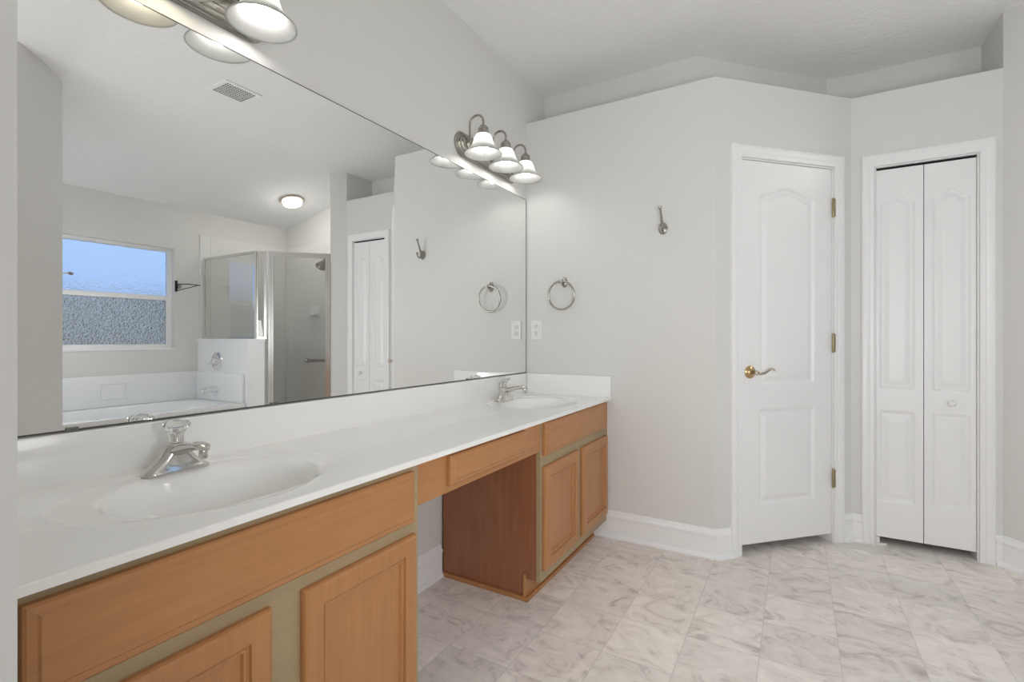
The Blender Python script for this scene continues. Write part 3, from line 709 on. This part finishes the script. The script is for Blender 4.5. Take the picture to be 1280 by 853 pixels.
hk = empty('robe_hook', (0.849, YW, 1.724)); tag(hk, 'small nickel double robe hook high on the end wall near the door', 'robe hook')
bm = bmesh.new(); lathe(bm, [(0.030, 0.0005), (0.030, 0.006), (0.025, 0.010), (0.015, 0.012), (0.010, 0.016), (0.004, 0.018)], (0, 0, 0), (0, -1, 0), 32)
bmesh.ops.scale(bm, vec=(0.8, 1, 1.08), verts=bm.verts)
finish('base', bm, M_NICKEL, hk, smooth=40)
bm = bmesh.new()
tube(bm, [(0, -0.012, 0.004), (0, -0.024, 0.018), (0, -0.036, 0.045), (-0.001, -0.052, 0.078), (-0.002, -0.062, 0.098)], [0.0075, 0.007, 0.006, 0.0052, 0.005], 12)
lathe(bm, [(0.004, -0.008), (0.0085, -0.005), (0.0095, 0.002), (0.008, 0.008), (0.003, 0.010)], (-0.002, -0.062, 0.098), (0, -0.45, 1), 16)
finish('upper_prong', bm, M_NICKEL, hk, smooth=50)
bm = bmesh.new()
tube(bm, [(0, -0.012, -0.002), (0, -0.022, -0.016), (0, -0.036, -0.024), (0, -0.050, -0.021), (0, -0.058, -0.010), (0, -0.060, 0.002)], [0.0075, 0.007, 0.006, 0.0055, 0.0055, 0.005], 12)
lathe(bm, [(0.004, -0.006), (0.0085, -0.003), (0.009, 0.003), (0.007, 0.008), (0.003, 0.010)], (0, -0.060, 0.002), (0, 0, 1), 16)
finish('lower_prong', bm, M_NICKEL, hk, smooth=50)

ou = empty('outlet', (0.080, YW, 1.182)); tag(ou, 'white duplex wall outlet between mirror and towel ring', 'outlet')
bm = bmesh.new(); box(bm, -0.036, 0.036, -0.006, -0.0003, -0.0595, 0.0595, 0.002); finish('cover_plate', bm, M_PLASTIC, ou)
for s in (1, -1):
    bm = bmesh.new(); lathe(bm, [(0.0165, 0.0062), (0.0165, 0.0075), (0.0155, 0.0083)], (0, 0, s*0.0205), (0, -1, 0), 24)
    rc = finish('receptacle', bm, M_PLASTIC, ou, smooth=40)
    bm = bmesh.new(); z = s*0.0205
    for dx in (-0.0065, 0.0065): box(bm, dx-0.0013, dx+0.0013, -0.0089, -0.0083, z-0.001, z+0.008)
    lathe(bm, [(0.0028, 0.0083), (0.0028, 0.0089)], (0, 0, z-0.008), (0, -1, 0), 12)
    finish('slots', bm, M_SLOT, rc)

# ------------------------------------------------------------------ tub alcove seen in the mirror
TX0, TX1, TY0, TY1, TZ = 3.0, W-0.001, YALC+0.001, 2.699, 0.520
tb = empty('bathtub', ((TX0+TX1)/2, (TY0+TY1)/2, 0)); tag(tb, 'white built-in bathtub below the window, seen in the mirror', 'bathtub')
def htub(x, y):
    u = abs((x-(TX0+TX1)/2+0.0)/0.325); v = abs((y-(TY0+TY1)/2)/0.66)
    e = (u**3+v**3)**(1/3)
    return -0.36*sstep(1.0, 0.72, e)-0.012*sstep(1.06, 0.98, e)
class _F:                                                       # horizontal frame for the slab helper
    def __init__(s, o): s.o = Vector(o)
    def p(s, u, v, n=0.0): return Vector((u, v, n))-s.o
ft = _F(tb.location)
bm = bmesh.new(); height_slab(bm, ft, lin(TX0, TX1, 0.014), lin(TY0, TY1, 0.016), htub, TZ-0.001, TZ)
finish('tub_shell', bm, M_ACRYL, tb, smooth=50)
bm = bmesh.new(); box(bm, TX0-0.018-tb.location.x, TX0-0.0005-tb.location.x, TY0-tb.location.y, TY1-0.006-tb.location.y, TZ-0.03, TZ+0.004, 0.006, 3); finish('rim_lip', bm, M_ACRYL, tb, smooth=40)
sr = empty('tub_surround', (W, 2.0, TZ)); tag(sr, 'low white splash panels around the tub with a raised soap ledge', 'tub surround')
L = lambda x0, x1, y0, y1, z0, z1: (x0-W, x1-W, y0-2.0, y1-2.0, z0-TZ, z1-TZ)
bm = bmesh.new(); box(bm, *L(W-0.020, W-0.001, TY0, TY1, TZ+0.001, 0.797), 0.006, 3); finish('window_side_panel', bm, M_ACRYL, sr, smooth=40)
bm = bmesh.new(); box(bm, *L(3.012, W-0.0205, TY1-0.026, TY1, TZ+0.001, 0.797), 0.006, 3); finish('faucet_side_panel', bm, M_ACRYL, sr, smooth=40)
bm = bmesh.new()
for q in ((1.888, 2.078, 0.718, 0.732), (1.888, 2.078, 0.588, 0.602), (1.888, 1.902, 0.602, 0.718), (2.064, 2.078, 0.602, 0.718)):
    box(bm, *L(W-0.030, W-0.0195, *q), 0.003)
box(bm, *L(W-0.0225, W-0.0195, 1.902, 2.064, 0.602, 0.718))
finish('soap_ledge', bm, M_ACRYL, sr)

YP = 2.70
tv = empty('tub_valve', (3.47, YP, 0.905)); tag(tv, 'round chrome tub valve trim with lever on the half wall', 'tub valve')
bm = bmesh.new(); lathe(bm, [(0.092, 0.0005), (0.092, 0.004), (0.083, 0.012), (0.045, 0.016), (0.030, 0.018)], (0, 0, 0), (0, -1, 0), 40); finish('escutcheon', bm, M_CHROME, tv, smooth=45)
bm = bmesh.new(); lathe(bm, [(0.028, 0.0185), (0.027, 0.045), (0.022, 0.056), (0.008, 0.060)], (0, 0, 0), (0, -1, 0), 28)
tube(bm, [(0, -0.045, 0), (0.03, -0.055, -0.02), (0.058, -0.058, -0.034)], [0.010, 0.008, 0.007], 12); finish('handle', bm, M_CHROME, tv, smooth=50)
ts = empty('tub_spout', (3.44, YP-0.0275, 0.632)); tag(ts, 'chrome tub spout sticking out over the tub end', 'tub spout')
bm = bmesh.new()
loft(bm, [[(0.030*math.cos(2*PI*k/24)*s, d, 0.028*math.sin(2*PI*k/24)*s+dz) for k in range(24)] for d, s, dz in ((-0.0005, 1.0, 0), (-0.02, 1.0, 0), (-0.06, 0.92, -0.001), (-0.10, 0.85, -0.003), (-0.125, 0.80, -0.006), (-0.138, 0.60, -0.010), (-0.142, 0.30, -0.012))])
lathe(bm, [(0.016, -0.034), (0.017, -0.030), (0.017, -0.012)], (0, -0.118, 0), (0, 0, 1), 18)
finish('spout_body', bm, M_CHROME, ts, smooth=50)

# window
wn = empty('window_1', (W, (WY0+WY1)/2, WZ0)); tag(wn, 'white single-hung window with obscure glass over the tub', 'window', kind='structure')
ox, oy, oz = wn.location
def wb_(name, boxes, mat, parent=wn, bev=0.0):
    bm = bmesh.new()
    for b in boxes: box(bm, b[0]-ox, b[1]-ox, b[2]-oy, b[3]-oy, b[4]-oz, b[5]-oz, bev)
    return finish(name, bm, mat, parent)
fx0, fx1 = W+0.058, W+0.112
wb_('window_frame', [(fx0, fx1, WY0+0.0005, WY0+0.03, WZ0+0.0005, WZ1-0.0005), (fx0, fx1, WY1-0.03, WY1-0.0005, WZ0+0.0005, WZ1-0.0005), (fx0, fx1, WY0+0.03, WY1-0.03, WZ1-0.03, WZ1-0.0005), (fx0, fx1, WY0+0.03, WY1-0.03, WZ0+0.0005, WZ0+0.035)], M_TRIM)
zm0, zm1 = 1.500, 1.545
up = wb_('upper_sash', [(fx0+0.028, fx1-0.005, WY0+0.03, WY1-0.03, zm0+0.006, zm1)], M_TRIM)
g1 = wb_('upper_pane', [(fx0+0.036, fx0+0.040, WY0+0.0305, WY1-0.0305, zm1+0.0005, WZ1-0.0305)], M_PANE_UP, up)
lo_ = wb_('lower_sash', [(fx0+0.004, fx0+0.027, WY0+0.0305, WY1-0.0305, zm0, zm1-0.012), (fx0+0.004, fx0+0.027, WY0+0.0305, WY1-0.0305, WZ0+0.0355, WZ0+0.055), (fx0+0.004, fx0+0.027, WY0+0.0305, WY0+0.048, WZ0+0.055, zm0), (fx0+0.004, fx0+0.027, WY1-0.048, WY1-0.0305, WZ0+0.055, zm0)], M_TRIM)
g2 = wb_('lower_pane', [(fx0+0.013, fx0+0.017, WY0+0.0485, WY1-0.0485, WZ0+0.0555, zm0-0.0005)], M_PANE_LO, lo_)
wb_('sash_latch', [(fx0-0.002, fx0+0.0035, 2.13, 2.16, WZ0+0.036, WZ0+0.046)], M_PLASTIC)
wb_('window_sill', [(W-0.006, fx0-0.0005, WY0+0.001, WY1-0.001, WZ0+0.0005, WZ0+0.012)], M_TRIM)

# scroll bracket on the window wall
br = empty('scroll_bracket', (W, 2.497, 1.643)); tag(br, 'small dark iron scroll bracket on the wall beside the window', 'bracket')
bm = bmesh.new(); box(bm, -0.006, -0.0005, -0.012, 0.012, -0.055, 0.055, 0.002); finish('mounting_plate', bm, M_BRONZE, br)
bm = bmesh.new()
tube(bm, [(-0.004, 0, 0.02), (-0.10, 0, 0.022), (-0.20, 0, 0.014), (-0.215, 0, 0.010)], 0.0045, 8)
pts = [(-0.004, 0, -0.045)]+[(-0.03-0.16*t, 0, -0.040+0.05*t) for t in (0.0, 0.25, 0.5, 0.75, 1.0)]
tube(bm, pts, 0.004, 8)
tube(bm, [(-0.03-(0.020-0.0012*k*0.9)*math.cos(k*0.55), 0, -0.008+(0.022-0.0012*k)*math.sin(k*0.55)) for k in range(15)], 0.0035, 8)
bmesh.ops.rotate(bm, cent=(-0.004, 0, 0), matrix=Matrix.Rotation(-PI/4, 3, 'Z'), verts=bm.verts)
finish('scroll_arm', bm, M_BRONZE, br, smooth=50)
# hook on the alcove end wall, poking out in front of the window
wh = empty('wall_hook', (2.565, YALC, 1.545)); tag(wh, 'small white hook with grey ball tip in front of the window glass', 'hook')
bm = bmesh.new(); lathe(bm, [(0.016, 0.0005), (0.016, 0.004), (0.008, 0.007)], (0, 0, 0), (0, 1, 0), 20); tube(bm, [(0, 0.006, 0), (0.002, 0.03, 0), (0.002, 0.052, 0.001)], 0.0045, 10); finish('stem', bm, M_PLASTIC, wh, smooth=40)
bm = bmesh.new(); bmesh.ops.create_uvsphere(bm, u_segments=16, v_segments=10, radius=0.011, matrix=Matrix.Translation((0.002, 0.061, 0.001)) @ Matrix.Scale(1.3, 4, (0, 1, 0))); finish('ball_tip', bm, plain('grey_plastic', (0.36, 0.36, 0.37), 0.5), wh, smooth=80)

# ------------------------------------------------------------------ shower
SZ = 1.950; YG = 2.755; XG = 2.940
ss = empty('shower_surround', (W, YFAR, 0)); tag(ss, 'pale smooth wall panels lining the inside of the shower', 'shower surround')
bm = bmesh.new(); box(bm, -0.011, -0.0005, 2.823-YFAR, -0.012, 0.06, 2.195, 0.003); box(bm, -0.011, -0.0005, 2.715-YFAR, 2.822-YFAR, 1.123, 2.195, 0.003); finish('window_side_panel', bm, M_SURR, ss)
bm = bmesh.new(); box(bm, 2.481-W, -0.0005, -0.011, -0.0005, 0.06, 2.195, 0.003); finish('end_panel', bm, M_SURR, ss)
bm = bmesh.new(); box(bm, 2.4805-W, 2.49-W, 3.37-YFAR, -0.012, 0.06, 2.195, 0.003); finish('side_panel', bm, M_SURR, ss)
bm = bmesh.new(); prism(bm, [(2.49, 3.36), (2.55, 3.30), (2.90, 2.90), (2.99, 2.825), (W-0.012, 2.825), (W-0.012, YFAR-0.012), (2.492, YFAR-0.012)], 0.0005, 0.055)
tag(finish('shower_pan', bm, M_ACRYL), 'white shower floor pan behind the glass door', 'shower pan')
bm = bmesh.new(); FD = Frame((2.468, 3.227), (2.858, 2.837), True)      # door line; n points to the bathroom
prism(bm, [FD.xy(0.002, 0.05), FD.xy(FD.len-0.02, 0.05), FD.xy(FD.len-0.02, -0.05), FD.xy(0.002, -0.05)], 0.0, 0.10)
tag(finish('trim_5', bm, M_ACRYL), 'low white curb under the glass shower door', 'shower curb', kind='structure')
def fbox(bm, fr, u0, u1, z0, z1, n0, n1): prism(bm, [fr.xy(u0, n0), fr.xy(u1, n0), fr.xy(u1, n1), fr.xy(u0, n1)], z0, z1)
def glass_unit(name, label, fr, rails, pane, root_at, cat):
    r = empty(name, root_at); tag(r, label, cat)
    bm = bmesh.new()
    for q in rails: fbox(bm, fr, *q)
    local(finish('metal_frame', bm, M_ALU), r)
    bm = bmesh.new(); fbox(bm, fr, *pane); local(finish('glass', bm, M_GLASS), r)
    return r
FG = Frame((W-0.012, YG), (XG, YG), False)     # fixed panel on the half wall
gl = FG.len
glass_unit('glass_screen', 'fixed clear glass panel in metal frame on the half wall', FG,
    [(0.001, 0.020, 1.1225, SZ, -0.012, 0.012), (0.020, gl-0.012, SZ-0.022, SZ, -0.012, 0.012), (0.020, gl-0.012, 1.1225, 1.142, -0.012, 0.012), (gl-0.012, gl+0.010, 1.1225, SZ, -0.014, 0.014)],
    (0.020, gl-0.012, 1.142, SZ-0.022, -0.003, 0.003), (W-0.012, YG, 1.122), 'shower panel')
FR = Frame((XG-0.012, YG+0.014), (2.868, 2.826), False)
rl = FR.len
glass_unit('glass_strip', 'narrow clear glass strip between corner post and shower door', FR,
    [(0.0, 0.008, 1.1225, SZ, -0.012, 0.010), (0.008, rl-0.022, SZ-0.022, SZ, -0.012, 0.010), (0.008, rl-0.022, 1.1225, 1.142, -0.012, 0.010), (rl-0.022, rl, 1.1225, SZ, -0.013, 0.013)],
    (0.008, rl-0.022, 1.142, SZ-0.022, -0.003, 0.003), (XG, YG, 1.122), 'shower panel')
dl = FD.len
sd = empty('shower_door', FD.p(dl/2, 0.10, 0)); tag(sd, 'framed clear glass shower door with a dark horizontal pull bar', 'shower door')
bm = bmesh.new()
for q in ((0.002, 0.022, 0.1005, SZ, -0.014, 0.014), (dl-0.020, dl, 0.1005, SZ, -0.014, 0.014), (0.022, dl-0.020, SZ-0.020, SZ, -0.014, 0.014), (0.022, dl-0.020, 0.1005, 0.112, -0.014, 0.014)): fbox(bm, FD, *q)
local(finish('door_frame', bm, M_ALU), sd)
bm = bmesh.new()
for q in ((0.0235, 0.046, 0.114, SZ-0.0215, -0.010, 0.011), (dl-0.044, dl-0.0215, 0.114, SZ-0.0215, -0.010, 0.011), (0.046, dl-0.044, SZ-0.046, SZ-0.0215, -0.010, 0.011), (0.046, dl-0.044, 0.114, 0.145, -0.010, 0.011)): fbox(bm, FD, *q)
local(finish('sash', bm, M_ALU), sd)
bm = bmesh.new(); fbox(bm, FD, 0.046, dl-0.044, 0.145, SZ-0.046, -0.003, 0.003); local(finish('glass', bm, M_GLASS), sd)
bm = bmesh.new(); hz = 0.915
tube(bm, [FD.p(0.048, hz, 0.045), FD.p(0.20, hz, 0.045)], 0.013, 12)
lathe(bm, [(0.013, 0), (0.024, 0.004), (0.022, 0.012), (0.006, 0.036), (0.002, 0.040)], FD.p(0.195, hz, 0.045), FD.u, 20)
tube(bm, [FD.p(0.050, hz, 0.0115), FD.p(0.050, hz, 0.045)], 0.009, 10); tube(bm, [FD.p(0.185, hz, 0.0035), FD.p(0.185, hz, 0.045)], 0.009, 10)
local(finish('pull_bar', bm, M_GREYMETAL, smooth=50), sd)

sh = empty('overhead_shower', (2.4905, 3.42, 1.985)); tag(sh, 'grey shower head on an arm high inside the shower', 'shower head')
bm = bmesh.new(); lathe(bm, [(0.030, 0.0), (0.030, 0.004), (0.012, 0.010)], (0, 0, 0), (1, 0, 0), 24)
tube(bm, [(0.005, 0, 0), (0.12, 0, 0.005), (0.22, 0, -0.005), (0.30, 0, -0.045)], 0.0105, 12); finish('arm', bm, M_NICKEL, sh, smooth=50)
bm = bmesh.new(); lathe(bm, [(0.013, -0.02), (0.018, 0.0), (0.022, 0.02), (0.044, 0.060), (0.055, 0.085), (0.055, 0.095), (0.045, 0.100)], (0.30, 0, -0.045), (0.72, 0, -0.69), 28); finish('head', bm, M_NICKEL, sh, smooth=50)
sp = empty('soap_dish', (3.29, YFAR-0.0115, 1.385)); tag(sp, 'small white soap dish on the far shower wall', 'soap dish')
bm = bmesh.new(); box(bm, -0.085, 0.085, -0.008, -0.0003, 0, 0.115, 0.004, 3); finish('back_plate', bm, M_ACRYL, sp, smooth=40)
bm = bmesh.new(); loft(bm, [[(x*s, -0.0085-d, z) for x, d in ((-0.075, 0), (0.075, 0), (0.07, 0.045), (0.04, 0.060), (-0.04, 0.060), (-0.07, 0.045))] for s, z in ((0.9, 0.0), (1.0, 0.012), (1.0, 0.028))]); finish('tray', bm, M_ACRYL, sp)

# ------------------------------------------------------------------ ceiling fixtures
cx_, cy_ = 3.12, 3.27
th = math.atan(SLOPE)
cl = empty('ceiling_light', (cx_, cy_, ceil_z(cx_))); cl.rotation_euler = (0, th, 0)
tag(cl, 'round flush ceiling light glowing above the shower', 'ceiling light')
bm = bmesh.new(); lathe(bm, [(0.118, -0.0005), (0.118, -0.014), (0.112, -0.022), (0.092, -0.024)], (0, 0, 0), (0, 0, 1), 48); finish('rim', bm, plain('warm_nickel_rim', (0.55, 0.46, 0.36), 0.35, 0.8), cl, smooth=40)
bm = bmesh.new(); lathe(bm, [(0.091, -0.0245), (0.091, -0.040), (0.084, -0.052), (0.066, -0.060), (0.035, -0.064), (0.004, -0.065)], (0, 0, 0), (0, 0, 1), 48); finish('dome', bm, M_DOME, cl, smooth=60)
vt = empty('ceiling_vent', (1.745, 1.865, ZC)); tag(vt, 'white rectangular ceiling vent with dark lattice grille', 'ceiling vent')
bm = bmesh.new()
vx, vy = 0.112, 0.122
for q in ((-vx, vx, -vy, -vy+0.026), (-vx, vx, vy-0.026, vy), (-vx, -vx+0.026, -vy+0.026, vy-0.026), (vx-0.026, vx, -vy+0.026, vy-0.026)): box(bm, *q, -0.008, -0.0005)
finish('vent_frame', bm, M_TRIM, vt)
bm = bmesh.new(); box(bm, -vx+0.026, vx-0.026, -vy+0.026, vy-0.026, -0.002, -0.0006); finish('backing', bm, M_DARK, vt)
bm = bmesh.new()
for k in range(1, 8): x = -vx+0.026+(2*vx-0.052)*k/8; box(bm, x-0.0017, x+0.0017, -vy+0.026, vy-0.026, -0.0075, -0.0025)
for k in range(1, 12): y = -vy+0.026+(2*vy-0.052)*k/12; box(bm, -vx+0.026, vx-0.026, y-0.0013, y+0.0013, -0.0068, -0.0025)
finish('grille', bm, M_TRIM, vt)

# ------------------------------------------------------------------ outside the window
bm = bmesh.new(); box(bm, W+8.0, W+8.15, -10, 16, -0.5, 2.0); tag(finish('neighbouring_fence', bm, M_FENCE), 'grey blurred fence outside behind the lower obscure window pane', 'fence', kind='structure')
bm = bmesh.new(); box(bm, W+0.2, W+40, -25, 30, -0.7, -0.5); tag(finish('ground', bm, M_GROUND), 'ground outside the window', 'ground', kind='structure')
